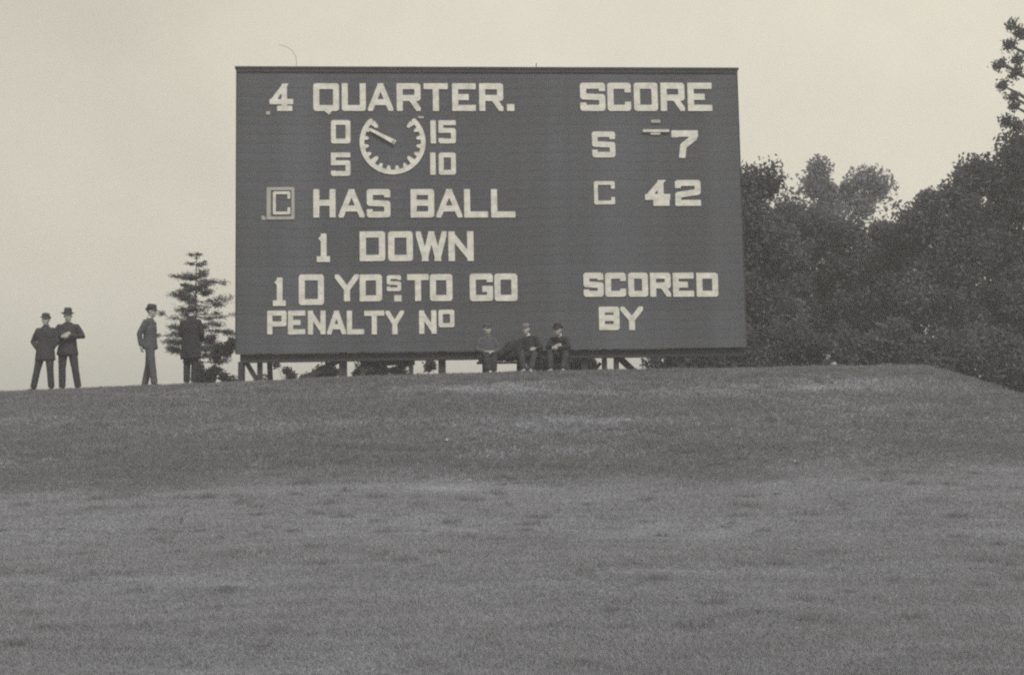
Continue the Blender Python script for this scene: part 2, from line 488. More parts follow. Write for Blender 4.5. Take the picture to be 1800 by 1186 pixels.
def sdf_mesh(name, sd, u0, v0, du, dv, depth, y_front, material, parent):
    """marching squares over an array of signed distances -> flat piece with thickness, front face at y_front"""
    ny, nx = sd.shape
    bm = bmesh.new()
    cache = {}
    def vert(kx, ky):
        k = (round(kx, 4), round(ky, 4))
        if k not in cache:
            cache[k] = bm.verts.new((u0 + kx * du, y_front, v0 + ky * dv))
        return cache[k]
    ins = sd < 0
    for j in range(ny - 1):
        i = 0
        while i < nx - 1:
            q = ins[j, i], ins[j, i + 1], ins[j + 1, i + 1], ins[j + 1, i]
            c = sum(q)
            if c == 0:
                i += 1; continue
            P = [(i, j), (i + 1, j), (i + 1, j + 1), (i, j + 1)]
            poly = []
            for a in range(4):
                b = (a + 1) % 4
                if q[a]: poly.append(P[a])
                if q[a] != q[b]:
                    da, db = sd[P[a][1], P[a][0]], sd[P[b][1], P[b][0]]
                    t = min(max(da / (da - db), 0.02), 0.98)
                    poly.append((P[a][0] + t * (P[b][0] - P[a][0]), P[a][1] + t * (P[b][1] - P[a][1])))
            vs = []
            for p in poly:
                v = vert(*p)
                if v not in vs: vs.append(v)
            if len(vs) >= 3:
                try: bm.faces.new(vs)
                except ValueError: pass
            i += 1
    bmesh.ops.dissolve_limit(bm, angle_limit=math.radians(4), verts=bm.verts[:], edges=bm.edges[:])
    r = bmesh.ops.extrude_face_region(bm, geom=bm.faces[:])
    for g in r['geom']:
        if isinstance(g, bmesh.types.BMVert):
            g.co.y = y_front + depth
    return from_bm(name, bm, material, parent)

def glyph(ch, x0, x1, y0, y1, sw, label=None, material=None, name='letter', depth=0.018):
    """block letter in the frame box x0..x1, y0..y1 (y down) with stroke sw, all in frame pixels, laid onto the panel plane"""
    material = material or m_white
    ua, va = onboard(x0, y1); ub, vb = onboard(x1, y0)
    Wm, Hm = ub - ua, vb - va
    k = Wm / (x1 - x0)
    hw = sw * k / 2
    pad = 2
    st = 0.0125
    low = 0.22 * Hm if ch == 'Q' else 0
    nx = int((Wm) / st) + 2 * pad + 2; ny = int((Hm + low) / st) + 2 * pad + 2
    gx = (np.arange(nx) - pad) * st; gy = (np.arange(ny) - pad) * st - low
    GX, GY = np.meshgrid(gx, gy)
    if GL[ch] is None:
        s = np.maximum(np.abs(GX - Wm / 2) - Wm / 2, np.abs(GY - Hm / 2) - Hm / 2)
    else:
        s = np.full(GX.shape, 9.0)
        for (a, b, c, d, cap) in GL[ch]:
            ax, ay = hw + a * (Wm - 2 * hw), hw + b * (Hm - 2 * hw)
            bx, by = hw + c * (Wm - 2 * hw), hw + d * (Hm - 2 * hw)
            ln = math.hypot(bx - ax, by - ay)
            tx, ty = (bx - ax) / ln, (by - ay) / ln
            pu = (GX - ax) * tx + (GY - ay) * ty
            pv = -(GX - ax) * ty + (GY - ay) * tx
            e = {'s': hw, 'r': 0.0, 'n': 0.0, 'x': 4 * hw}
            l0, l1 = -e[cap[0]], ln + e[cap[1]]
            h2 = hw * (0.9 if 'x' in cap else 1)
            bx_ = np.maximum(np.abs(pu - (l0 + l1) / 2) - (l1 - l0) / 2, np.abs(pv) - h2)
            s = np.minimum(s, bx_)
            if cap[0] == 'r': s = np.minimum(s, np.hypot(GX - ax, GY - ay) - hw)
            if cap[1] == 'r': s = np.minimum(s, np.hypot(GX - bx, GY - by) - hw)
        box = np.maximum(np.abs(GX - Wm / 2) - Wm / 2, np.maximum(GY - Hm, -low - GY))
        s = np.maximum(s, box)
    s = s + 1e-5
    o = sdf_mesh(name, s, ua + gx[0], va + gy[0], st, st, depth, -depth - 0.0135, material, sb)
    if label: o['label'] = label
    return o

def word(text, boxes, y0, y1, sw, where):
    for ch, (x0, x1) in zip(text, boxes):
        glyph(ch, x0, x1, y0, y1, sw, 'white letter %s %s' % (ch, where))

glyph('4', 474, 515.5, 148, 196, 9.5, 'white numeral 4 before the word QUARTER', name='numeral')
word('QUARTER', [(551, 596), (601, 643), (647, 691), (697.5, 739), (745, 787), (795, 836), (842.5, 884)], 147.5, 196, 10.5, 'in the word QUARTER')
glyph('.', 891, 904, 184, 196, 4, 'white full stop after the word QUARTER', name='full_stop')
word('SCORE', [(1020, 1063), (1068, 1108), (1114.5, 1155), (1161.5, 1202), (1209, 1250)], 146.5, 196, 10.5, 'in the word SCORE')
glyph('0', 582, 616, 212, 253, 8.5, 'white numeral 0 beside the clock dial', name='numeral')
glyph('5', 582, 616, 269, 310, 8.5, 'white numeral 5 beside the clock dial', name='numeral')
glyph('I', 757, 766, 212.5, 253, 9, 'white numeral 1 of 15', name='numeral'); glyph('5', 771, 801, 212.5, 253, 8.5, 'white numeral 5 of 15', name='numeral')
glyph('I', 756.5, 765.5, 269, 308, 9, 'white numeral 1 of 10', name='numeral'); glyph('0', 771.5, 801, 269, 308, 8.5, 'white numeral 0 of 10', name='numeral')
word('HAS', [(551, 590), (595.5, 640.5), (645, 686)], 333, 383, 10.5, 'in the word HAS')
word('BALL', [(722, 763), (767, 812), (816, 857), (863.5, 905)], 333, 383, 10.5, 'in the word BALL')
glyph('1', 557, 580, 411, 461, 10, 'white numeral 1 before the word DOWN', name='numeral')
word('DOWN', [(632.5, 677), (682.5, 725.5), (731.5, 785), (788.5, 832)], 407, 459.5, 11, 'in the word DOWN')
glyph('1', 480, 502.5, 488, 538, 10, 'white numeral 1 of 10 yards', name='numeral')
glyph('0', 525.5, 569.5, 482.5, 536.5, 10.5, 'white numeral 0 of 10 yards', name='numeral')
word('YD', [(589, 631), (632.5, 671.5)], 482.5, 530, 10.5, 'in the word YDS')
glyph('S', 680, 705, 484, 512, 6.5, 'small raised white letter S in YDS')
glyph('.', 693, 706, 519, 530, 4, 'white full stop under the small raised S', name='full_stop')
word('TO', [(716, 753.5), (756, 795)], 482, 529.5, 10.5, 'in the word TO')
word('GO', [(826, 866), (869.5, 909)], 481, 529.5, 10.5, 'in the word GO')
word('PENALTY', [(470, 504), (506.5, 537), (541.5, 572.5), (575, 608.5), (610, 640), (640.5, 675.5), (678, 710)], 546, 588, 9, 'in the word PENALTY')
glyph('N', 737, 767, 545.5, 587, 9, 'white letter N in the sign NO')
glyph('O', 771, 798.5, 544.5, 575.5, 7.5, 'small raised white letter O in the sign NO')
word('SCORED', [(1026, 1060), (1064, 1099.5), (1104.5, 1138), (1143, 1178), (1183, 1218.5), (1224.5, 1261)], 479.5, 522, 10, 'in the word SCORED')
word('BY', [(1053, 1088), (1091, 1129.5)], 539, 580.5, 10, 'in the word BY')
glyph('S', 1041, 1080.5, 232, 277.5, 9.5, 'white letter S in the score rows')
glyph('7', 1181, 1226, 230, 278.5, 11, 'white numeral 7 in the score rows', name='numeral')
glyph('C', 1044.5, 1080, 319, 360, 6.5, 'thin white letter C in the score rows')
glyph('4', 1134, 1177, 317, 362.5, 10, 'white numeral 4 of the score 42', name='numeral')
glyph('2', 1187, 1230.5, 317, 362.5, 10, 'white numeral 2 of the score 42', name='numeral')
# the team emblem: a bright block C inside a dull outlined plate
glyph('O', 469, 518, 329.5, 386.5, 5.5, 'dull grey outline round the emblem C', m_dull, 'emblem_frame', 0.018)
glyph('C', 480, 510.5, 337, 377.5, 5, 'bright block C of the emblem', None, 'emblem_letter')
glyph('.', 474.5, 476.5, 335, 381, 3, None, m_dull, 'emblem_line', 0.012)
glyph('L', 460, 468, 379.5, 387, 5, None, m_dull, 'emblem_foot', 0.012)
# blank number cards seen edge on
glyph('.', 1129, 1175.5, 229, 233.5, 4, 'white edge of a folded number card', name='card_edge', depth=0.05)
glyph('.', 1143, 1160, 234, 237.5, 4, None, name='card_tab', depth=0.03)
glyph('.', 1144, 1160, 211.5, 217, 4, None, m_dull, name='card_tab', depth=0.03)
glyph('.', 468, 475, 196.5, 202.5, 3, None, m_dull, name='card_tab', depth=0.02)
glyph('.', 735, 745, 205, 209, 3, None, m_dull, name='card_tab', depth=0.02)
# clock dial, ring open at the top with 15 one-minute teeth
cu, cv = onboard(690.3, 250.5)
k = (onboard(740, 250)[0] - onboard(640, 250)[0]) / 100
st = 0.009
n = int(62 * k / st)
g = np.arange(-n, n + 1) * st
GX, GY = np.meshgrid(g, g)
R_ = np.hypot(GX, GY)
ANG = np.degrees(np.arctan2(GY, GX))                       # 90 = up
ring = np.abs(R_ - 53.8 * k) - 4.1 * k
gap = np.where((ANG > 45) & (ANG < 135), R_ * np.sin(np.radians(np.minimum(ANG - 45, 135 - ANG))), -1)
ring = np.maximum(ring, gap)
for e_ in (45, 135):
    ring = np.minimum(ring, np.hypot(GX - 53.8 * k * math.cos(math.radians(e_)), GY - 53.8 * k * math.sin(math.radians(e_))) - 4.1 * k)
o = sdf_mesh('clock_ring', ring + 1e-5, cu + g[0], cv + g[0], st, st, 0.022, -0.0355, m_white, sb)
o['label'] = 'white ring of the game clock, open at the top'
for t in range(16):
    a = math.radians(135 + 18 * t)
    big = t % 5 == 0
    r0, r1 = (36.5 if big else 42) * k, 49.5 * k
    hw = (3.9 if big else 3.2) * k
    d = Vector((math.cos(a), 0, math.sin(a))); p = Vector((-math.sin(a), 0, math.cos(a)))
    bm = bmesh.new()
    c = Vector((cu, 0, cv))
    tip = 0.75
    prof = [c + d * r1 + p * hw * 1.25, c + d * r1 - p * hw * 1.25, c + d * (r0 + hw * .5) - p * hw * tip, c + d * r0, c + d * (r0 + hw * .5) + p * hw * tip]
    f = [bm.verts.new((q.x, -0.033, q.z)) for q in prof]; b = [bm.verts.new((q.x, -0.0135, q.z)) for q in prof]
    bm.faces.new(f); bm.faces.new(b[::-1])
    for i in range(5): bm.faces.new((f[i], b[i], b[(i + 1) % 5], f[(i + 1) % 5]))
    from_bm('clock_tooth', bm, m_white, sb)
hu, hv = onboard(692, 250.5); tu, tv = onboard(650, 228.5)
bm = bmesh.new()
d = Vector((tu - hu, 0, tv - hv)).normalized(); p = Vector((-d.z, 0, d.x))
a0, a1 = Vector((hu, 0, hv)), Vector((tu, 0, tv))
prof = [a0 + p * 4.2 * k - d * 3.5 * k, a0 - p * 4.2 * k - d * 3.5 * k, a0 - p * 3.6 * k + d * 7 * k, a1 - p * 2.2 * k, a1 + p * 2.2 * k, a0 + p * 3.6 * k + d * 7 * k]
f = [bm.verts.new((q.x, -0.075, q.z)) for q in prof]; b = [bm.verts.new((q.x, -0.05, q.z)) for q in prof]
bm.faces.new(f); bm.faces.new(b[::-1])
for i in range(6): bm.faces.new((f[i], b[i], b[(i + 1) % 6], f[(i + 1) % 6]))
hand = from_bm('clock_hand', bm, m_white, sb)
bm = bmesh.new(); add_tube(bm, [(hu, -0.09, hv), (hu, 0.01, hv)], [0.035, 0.035], 14)
from_bm('pivot', bm, m_dull, hand)
# loose wire standing above the top edge, small stub further along
def wire(pts, r):
    bm = bmesh.new()
    P = []
    for px, py in pts:
        u, v = onboard(px, py); P.append((u, 0.05, v))
    add_tube(bm, P, [r] * len(P), 6)
    from_bm('wire', bm, m_iron, sb)
wire([(519, 123), (521, 110), (519.5, 98), (513, 88), (503, 81), (490, 78)], 0.0045)
wire([(943, 123), (943, 110)], 0.009)

# ------------------------------------------------------------------ people
def head(bm, c, yaw=0.0, tilt=0.0, s=1.0):
    """head with jaw, nose, ears; c is the head's centre, facing -Y turned by yaw"""
    R = Matrix.Rotation(yaw, 3, 'Z') @ Matrix.Rotation(tilt, 3, 'X')
    def E(p, r): add_ell(bm, Vector(c) + R @ (Vector(p) * s), [q * s for q in r], R, 14)
    E((0, .012, .025), (.076, .096, .098))
    E((0, -.022, -.045), (.060, .070, .078))
    E((0, -.062, -.092), (.030, .028, .024))
    E((0, -.098, -.022), (.013, .020, .026))
    E((0, -.088, .005), (.010, .016, .03))
    E((0, -.082, .030), (.052, .02, .014))
    E((0, -.084, -.062), (.026, .014, .012))
    for q in (-1, 1):
        E((q * .078, .008, -.008), (.010, .020, .032))
        E((q * .040, -.064, -.028), (.026, .022, .026))
    return R

def hand_mesh(bm, w, d, side, palm_n, curl=0.5, s=1.0):
    """palm and five bent fingers; w wrist, d direction of the hand, palm_n normal on the palm side"""
    w, d, nrm = Vector(w), Vector(d).normalized(), Vector(palm_n)
    nrm = (nrm - d * nrm.dot(d)).normalized()
    x = d.cross(nrm) * side
    add_tube(bm, [w - d * .02, w + d * .02, w + d * .06, w + d * .095], [(.024, .019), (.030, .017), (.040, .016), (.038, .013)], 10, ref=x)
    for i, (o, ln) in enumerate(((-.030, .072), (-.010, .082), (.011, .076), (.030, .060))):
        p = w + d * .088 + x * o
        q = p + (d * math.cos(curl * .5) + nrm * math.sin(curl * .5)) * ln * .5
        t = q + (d * math.cos(curl * 1.5) + nrm * math.sin(curl * 1.5)) * ln * .5
        add_tube(bm, [p - d * .015, q, t], [.0095, .009, .007], 7)
    p = w + d * .025 - x * .028
    q = p + (d * .7 - x * .6 + nrm * .35).normalized() * .04
    t = q + (d * .95 - x * .1 + nrm * .3).normalized() * .035
    add_tube(bm, [p, q, t], [.012, .0105, .008], 7)

def hat(root, c, R, kind, s, material):
    """felt hat: dented crown, ribbon, curved brim"""
    T = lambda p: Vector(c) + R @ (Vector(p) * s)
    bm = bmesh.new()
    n = 24
    if kind == 'fedora': cr, ch, br, droop = (.084, .104), .118, (.138, .165), -.016
    elif kind == 'soft': cr, ch, br, droop = (.086, .106), .098, (.118, .140), -.03
    else: cr, ch, br, droop = (.090, .108), .07, (0, 0), 0
    z0 = .062
    prof = [(0.97, z0), (1.0, z0 + .01), (.97, z0 + ch * .5), (.90, z0 + ch * .82), (.72, z0 + ch), (.40, z0 + ch * .93), (.12, z0 + ch * .84)]
    rings = []
    for f, z in prof:
        ring = []
        for k in range(n):
            a = 2 * math.pi * k / n
            pinch = 1 - .14 * max(0, -math.sin(a)) ** 3 * max(0, (z - z0 - ch * .4) / ch) * 2
            ring.append(bm.verts.new(T((math.cos(a) * cr[0] * f * pinch, math.sin(a) * cr[1] * f + .012, z))))
        rings.append(ring)
    for a, b in zip(rings, rings[1:]):
        for k in range(n): bm.faces.new((a[k], a[(k + 1) % n], b[(k + 1) % n], b[k]))
    bm.faces.new(rings[-1])
    h = from_bm('hat', bm, material, root, True)
    bm = bmesh.new()
    if kind != 'cap':
        R0 = []
        for f, dz in ((0, 0.006), (.5, .004), (1, .0), (1.0, -.006), (.5, -.004), (0, -.002)):
            ring = []
            for k in range(n):
                a = 2 * math.pi * k / n
                rx, ry = cr[0] * .97 + f * (br[0] - cr[0]), cr[1] * .97 + f * (br[1] - cr[1])
                z = z0 + dz + f * (droop * abs(math.sin(a)) + .020 * math.cos(a) ** 2)
                ring.append(bm.verts.new(T((math.cos(a) * rx, math.sin(a) * ry + .012, z))))
            R0.append(ring)
        for a, b in zip(R0, R0[1:]):
            for k in range(n): bm.faces.new((a[k], a[(k + 1) % n], b[(k + 1) % n], b[k]))
        from_bm('brim', bm, material, h, True)
        bm = bmesh.new()
        add_tube(bm, [T((0, .012, z0 + .008)), T((0, .012, z0 + .034))], [(cr[0] * 1.02 * s, cr[1] * 1.02 * s), (cr[0] * 1.005 * s, cr[1] * 1.005 * s)], n, cap=False, ref=R @ Vector((1, 0, 0)))
        from_bm('hat_band', bm, m_black, h, True)
    else:
        bm.free(); bm = bmesh.new()                      # short peak of a flat cap
        pts = [(-.07, -.085), (-.05, -.118), (0, -.140), (.05, -.118), (.07, -.085)]
        top = [bm.verts.new(T((x, y, z0 + .008 - abs(y + .085) * .35))) for x, y in pts]
        bot = [bm.verts.new(T((x, y, z0 - .002 - abs(y + .085) * .35))) for x, y in pts]
        bm.faces.new(top); bm.faces.new(bot[::-1])
        for i in range(5): bm.faces.new((top[i], bot[i], bot[(i + 1) % 5], top[(i + 1) % 5]))
        from_bm('peak', bm, material, h, True)

def shoe(root, ank, ydir, material, s=1.0):
    d = Vector(ydir); d.z = 0; d.normalize()
    a = Vector(ank)
    z = a.z - .085 * s
    def P(f, h): return Vector((a.x, a.y, 0)) + d * f * s + Vector((0, 0, z + h * s))
    bm = bmesh.new()
    side = Vector((d.y, -d.x, 0))
    add_tube(bm, [P(-.075, .035), P(-.055, .045), P(.02, .050), P(.10, .040), P(.17, .030), P(.20, .024)],
             [(.022 * s, .030 * s), (.036 * s, .044 * s), (.040 * s, .049 * s), (.046 * s, .039 * s), (.040 * s, .029 * s), (.018 * s, .016 * s)], 12, ref=side)
    add_tube(bm, [P(-.025, .04), P(-.02, .115)], [(.040 * s, .046 * s), (.040 * s, .042 * s)], 12)
    remeshed('shoe', bm, .012, material, root, 2)

def person(label, loc, rz, J, coat_m, trouser_m, hat_kind=None, hat_m=None, shoe_m=None, s=1.0, seated=False, group=None, hem=.74, head_yaw=0.0, head_tilt=0.0, wide=1.0, shirt=True):
    """J: joints in local metres before scale: pelvis, chest, neck, head, and left/right (image sides) shoulder, elbow, wrist, hip, knee, ankle"""
    root = empty('person', loc, rz)
    tag(root, label, 'person', group)
    G = {k: Vector(v) * s for k, v in J.items()}
    # body: one continuous surface
    bm = bmesh.new()
    R = head(bm, G['head'], head_yaw, head_tilt, s)
    spine = [G['pelvis'], G['pelvis'].lerp(G['chest'], .5), G['chest'], G['neck']]
    add_tube(bm, spine, [(.15 * s, .10 * s), (.13 * s, .09 * s), (.16 * s, .10 * s), (.07 * s, .06 * s)], 14)
    add_tube(bm, [G['neck'] - Vector((0, 0, .03 * s)), G['head'] + Vector((0, .01 * s, -.03 * s))], [.060 * s, .055 * s], 12)
    for q in 'lr':
        sh, el, wr, hp, kn, an = (G[n + q] for n in ('shoulder_', 'elbow_', 'wrist_', 'hip_', 'knee_', 'ankle_'))
        add_tube(bm, [G['chest'].lerp(G['neck'], .55), sh, sh.lerp(el, .5), el, el.lerp(wr, .4), wr], [.06 * s, .056 * s, .047 * s, .038 * s, .037 * s, .025 * s], 10)
        add_tube(bm, [hp + Vector((0, 0, .02)), hp.lerp(kn, .5), kn, kn.lerp(an, .4), an], [.082 * s, .068 * s, .05 * s, .048 * s, .034 * s], 10)
        dr = (wr - el).normalized()
        inward = (G['pelvis'] - wr); inward.z = 0
        hand_mesh(bm, wr, dr, 1 if q == 'l' else -1, inward if inward.length > .01 else Vector((0, 1, 0)), .7, s)
    remeshed('body', bm, .010, m_skin, root, 2)
    # hair: cap over the back and sides of the skull
    bm = bmesh.new()
    add_ell(bm, G['head'] + R @ (Vector((0, .028, .040)) * s), (.082 * s, .092 * s, .094 * s), R, 16)
    from_bm('hair', bm, m_hair, root, True)
    for q in (-1, 1):
        bm = bmesh.new(); add_ell(bm, G['head'] + R @ (Vector((q * .031, -.086, .008)) * s), (.012 * s, .006 * s, .007 * s), R, 8)
        from_bm('eye', bm, m_hair, root, True)
    # coat with sleeves and skirt
    bm = bmesh.new()
    pe, ch, ne = G['pelvis'], G['chest'], G['neck']
    w = wide * s
    up = (ch - pe).normalized()
    if not seated:
        hemp = Vector((pe.x, pe.y, hem * s))
        P = [hemp, hemp.lerp(pe, .5), pe, pe.lerp(ch, .45), ch, ch.lerp(ne, .62), ne + Vector((0, 0, .005 * s))]
        Rr = [(.215, .155), (.205, .15), (.188, .138), (.172, .126), (.190, .128), (.135, .100), (.070, .066)]
    else:
        P = [pe - up * .10 * s, pe, pe.lerp(ch, .45), ch, ch.lerp(ne, .62), ne + Vector((0, 0, .005 * s))]
        Rr = [(.20, .17), (.20, .155), (.18, .135), (.188, .130), (.135, .100), (.070, .066)]
    add_tube(bm, P, [(a * w, b * w) for a, b in Rr], 18)
    for q in 'lr':
        sh, el, wr = G['shoulder_' + q], G['elbow_' + q], G['wrist_' + q]
        add_tube(bm, [ch.lerp(ne, .5), sh, sh.lerp(el, .5), el, el.lerp(wr, .5), wr], [.070 * w, .074 * w, .068 * w, .060 * w, .055 * w, .050 * w], 12)
        if seated:                                            # skirts of the coat over the thighs
            hp, kn = G['hip_' + q], G['knee_' + q]
            add_tube(bm, [hp, hp.lerp(kn, .55)], [.115 * w, .10 * w], 12)
    remeshed('coat', bm, .017, coat_m, root, 4)
    # collar and shirt front
    f = R @ Vector((0, -1, 0))
    bm = bmesh.new()
    add_tube(bm, [ne + Vector((0, -.004, -.004)) * s, ne + Vector((0, .004, .040)) * s], [(.067 * s, .064 * s), (.060 * s, .058 * s)], 16, cap=False)
    from_bm('collar', bm, m_shirt if shirt else coat_m, root, True)
    # trousers
    bm = bmesh.new()
    add_tube(bm, [pe - up * .05 * s, pe + up * .09 * s], [(.165 * s, .125 * s), (.155 * s, .115 * s)], 14)
    for q in 'lr':
        hp, kn, an = G['hip_' + q], G['knee_' + q], G['ankle_' + q]
        add_tube(bm, [hp + Vector((0, 0, .03 * s)), hp.lerp(kn, .5), kn, kn.lerp(an, .5), an + (kn - an).normalized() * .01], [.102 * s, .090 * s, .075 * s, .073 * s, .070 * s], 12)
    remeshed('trousers', bm, .017, trouser_m, root, 3)
    for q in 'lr':
        kn, an = G['knee_' + q], G['ankle_' + q]
        shoe(root, an, J.get('toe_' + q, (0, -1, 0)), shoe_m or m_shoe, s)
    if hat_kind:
        hat(root, G['head'], R, hat_kind, s, hat_m or m_felt)
    return root

def standing(**kw):
    J = dict(pelvis=(0, 0, .94), chest=(0, .0, 1.27), neck=(0, .01, 1.475), head=(0, -.012, 1.61),
             shoulder_l=(-.175, .01, 1.375), shoulder_r=(.175, .01, 1.375),
             elbow_l=(-.25, .03, 1.12), elbow_r=(.25, .03, 1.12), wrist_l=(-.25, -.05, .87), wrist_r=(.25, -.05, .87),
             hip_l=(-.092, 0, .90), hip_r=(.092, 0, .90), knee_l=(-.12, -.02, .49), knee_r=(.12, -.02, .49),
             ankle_l=(-.15, .01, .085), ankle_r=(.15, .01, .085), toe_l=(-.25, -1, 0), toe_r=(.25, -1, 0))
    J.update(kw)
    return J

def sitting(seat, **kw):
    J = dict(pelvis=(0, .02, seat + .10), chest=(0, .02, seat + .40), neck=(0, -.02, seat + .60), head=(0, -.06, seat + .735),
             shoulder_l=(-.168, -.01, seat + .50), shoulder_r=(.168, -.01, seat + .50),
             elbow_l=(-.25, -.06, seat + .26), elbow_r=(.25, -.06, seat + .26), wrist_l=(-.14, -.26, seat + .19), wrist_r=(.14, -.26, seat + .19),
             hip_l=(-.09, .0, seat + .08), hip_r=(.09, .0, seat + .08), knee_l=(-.14, -.40, seat + .17), knee_r=(.14, -.40, seat + .17),
             ankle_l=(-.12, -.52, .085), ankle_r=(.12, -.52, .085), toe_l=(-.15, -1, 0), toe_r=(.15, -1, 0))
    J.update(kw)
    return J

def spot(px, Y):
    x = at(px, 660, Y).x
    return Vector((x, Y, tz(x, Y)))

# two men on the left of the bank
person('shorter man in dark coat and soft hat, hand on hip, beside taller man', spot(79, 24.25), math.radians(-6),
       standing(elbow_l=(-.325, .06, 1.13), wrist_l=(-.165, -.03, .97), elbow_r=(.26, .02, 1.12), wrist_r=(.13, -.02, .93),
                ankle_l=(-.27, .0, .085), knee_l=(-.17, -.03, .49), ankle_r=(.14, .03, .085), knee_r=(.125, -.01, .49)),
       m_dark, m_dark, 'soft', m_felt, s=.955, head_yaw=.25, hem=.70, wide=1.08, shirt=False)
person('tall man in dark suit and brimmed felt hat, elbow out, behind shorter man', spot(118, 24.55), math.radians(8),
       standing(elbow_r=(.315, -.03, 1.17), wrist_r=(.06, -.215, 1.16), elbow_l=(-.285, -.03, 1.15), wrist_l=(-.03, -.185, 1.20),
                ankle_l=(-.10, .02, .085), knee_l=(-.10, -.01, .49), ankle_r=(.23, .0, .085), knee_r=(.165, -.02, .49)),
       m_dark, m_dark, 'fedora', m_felt, s=1.02, head_yaw=.35, hem=.78, wide=1.05)
# man in profile looking at the man by the conifer
person('man in grey jacket and soft hat standing in profile facing the dark coat', spot(263, 24.35), math.radians(82),
       standing(elbow_l=(-.235, .12, 1.13), wrist_l=(-.20, .10, .88), elbow_r=(.235, .13, 1.13), wrist_r=(.20, .12, .88),
                head=(0, -.035, 1.615), ankle_l=(-.09, -.15, .085), knee_l=(-.10, -.10, .49), ankle_r=(.09, .15, .085), knee_r=(.10, .07, .49), hip_l=(-.092, -.02, .90), hip_r=(.092, .02, .90), toe_l=(0, -1, 0), toe_r=(0, -1, 0)),
       m_mid, m_mid, 'soft', m_felt, s=1.02, hem=.82, head_tilt=.1)
person('man in long black coat with his back turned, before the conifer', spot(335, 24.3), math.radians(172),
       standing(elbow_l=(-.225, -.04, 1.13), wrist_l=(-.16, -.20, 1.0), elbow_r=(.225, -.04, 1.13), wrist_r=(.16, -.20, 1.0),
                head=(0, -.05, 1.60), ankle_l=(-.085, .02, .085), knee_l=(-.09, -.01, .49), ankle_r=(.085, .0, .085), knee_r=(.09, -.02, .49)),
       m_black, m_black, 'soft', m_mid, s=1.0, hem=.58, head_tilt=.15, wide=1.06, shirt=False)

# bench below the board and the three sitting on it
BY = 24.72
bx0, bx1 = at(838, 640, BY).x, at(1006, 640, BY).x
bz = tz(0, BY)
bench = empty('bench', ((bx0 + bx1) / 2, BY, bz), math.radians(1.5))
tag(bench, 'low plain plank bench under the middle of the scoreboard', 'bench')
hl = (bx1 - bx0) / 2
bm = bmesh.new(); add_box(bm, -hl, hl, -.14, .14, .265, .305, .006); from_bm('seat', bm, m_wood, bench)
for u in (-hl + .17, .52, hl - .12):
    bm = bmesh.new(); add_box(bm, u - .05, u + .05, -.12, .12, -.03, .264, .006); from_bm('leg', bm, m_wood, bench)
def bench_spot(px):
    x = at(px, 640, BY - .0).x
    return Vector((x, BY, bz))
person('person in pale grey coat and light hat sitting at the bench end', bench_spot(857), math.radians(12),
       sitting(.30, elbow_l=(-.24, -.03, .58), wrist_l=(-.10, -.24, .52), wrist_r=(.10, -.24, .52), knee_l=(-.085, -.34, .46), knee_r=(.085, -.34, .46),
               ankle_l=(-.07, -.36, .085), ankle_r=(.07, -.36, .085)),
       m_lgrey, m_dark, 'cap', m_mid, s=.98, seated=True, head_yaw=.1, shirt=False)
person('person in dark coat and pale cap sitting upright with legs stretched out', bench_spot(932), math.radians(-10),
       sitting(.30, pelvis=(.04, .03, .40), chest=(-.01, .03, .69), neck=(-.05, -.01, .885), head=(-.075, -.05, 1.03), shoulder_l=(-.20, .0, .77), shoulder_r=(.14, .0, .82), elbow_l=(-.34, -.02, .62), wrist_l=(-.44, -.14, .50), elbow_r=(.26, -.12, .60), wrist_r=(.17, -.33, .57),
               knee_l=(-.13, -.40, .47), ankle_l=(-.04, -.66, .085), knee_r=(.17, -.40, .46), ankle_r=(.12, -.68, .085)),
       m_black, m_dark, 'cap', m_feltl, m_shoel, s=.97, seated=True, head_yaw=-.05)
person('person in black coat and dark hat sitting hunched at the right bench end', bench_spot(986), math.radians(-14),
       sitting(.30, pelvis=(0, .04, .40), chest=(0, -.06, .67), head=(-.01, -.23, .985), neck=(0, -.15, .865), shoulder_l=(-.165, -.12, .775), shoulder_r=(.165, -.12, .775), wrist_l=(-.03, -.42, .62), wrist_r=(.04, -.43, .58), knee_l=(-.16, -.40, .47), knee_r=(.2, -.40, .46), ankle_l=(-.10, -.62, .085), ankle_r=(.17, -.60, .085),
               elbow_l=(-.23, -.30, .60), elbow_r=(.25, -.30, .59)),
       m_black, m_dark, 'soft', m_black, m_shoel, s=.97, seated=True, head_yaw=-.25, head_tilt=.15)
# heaped coat on the bench
c = bench_spot(896)
coat = empty('heaped_coat', (c.x, BY, bz + .303), 0); coat.scale = (1.15, 1.1, 1.3)
tag(coat, 'dark overcoat heaped on the bench between two sitting people', 'coat')
bm = bmesh.new()
for (p, r) in (((0, 0, .13), (.20, .15, .13)), ((-.14, -.03, .11), (.15, .13, .10)), ((.13, .0, .18), (.17, .13, .17)), ((.03, -.05, .25), (.12, .1, .09)), ((-.23, -.04, .07), (.09, .11, .06)), ((.22, -.04, .10), (.08, .1, .09))):
    add_ell(bm, p, r, Matrix.Rotation(.3 * p[0] * 5, 3, 'Y'), 14)
remeshed('cloth', bm, .016, m_black, coat, 3)
bm = bmesh.new()
add_tube(bm, [(.12, -.06, .32), (-.02, -.16, .20), (-.16, -.15, .12), (-.25, -.10, .07)], [.07, .065, .058, .050], 12)
remeshed('sleeve', bm, .016, m_black, coat, 2)
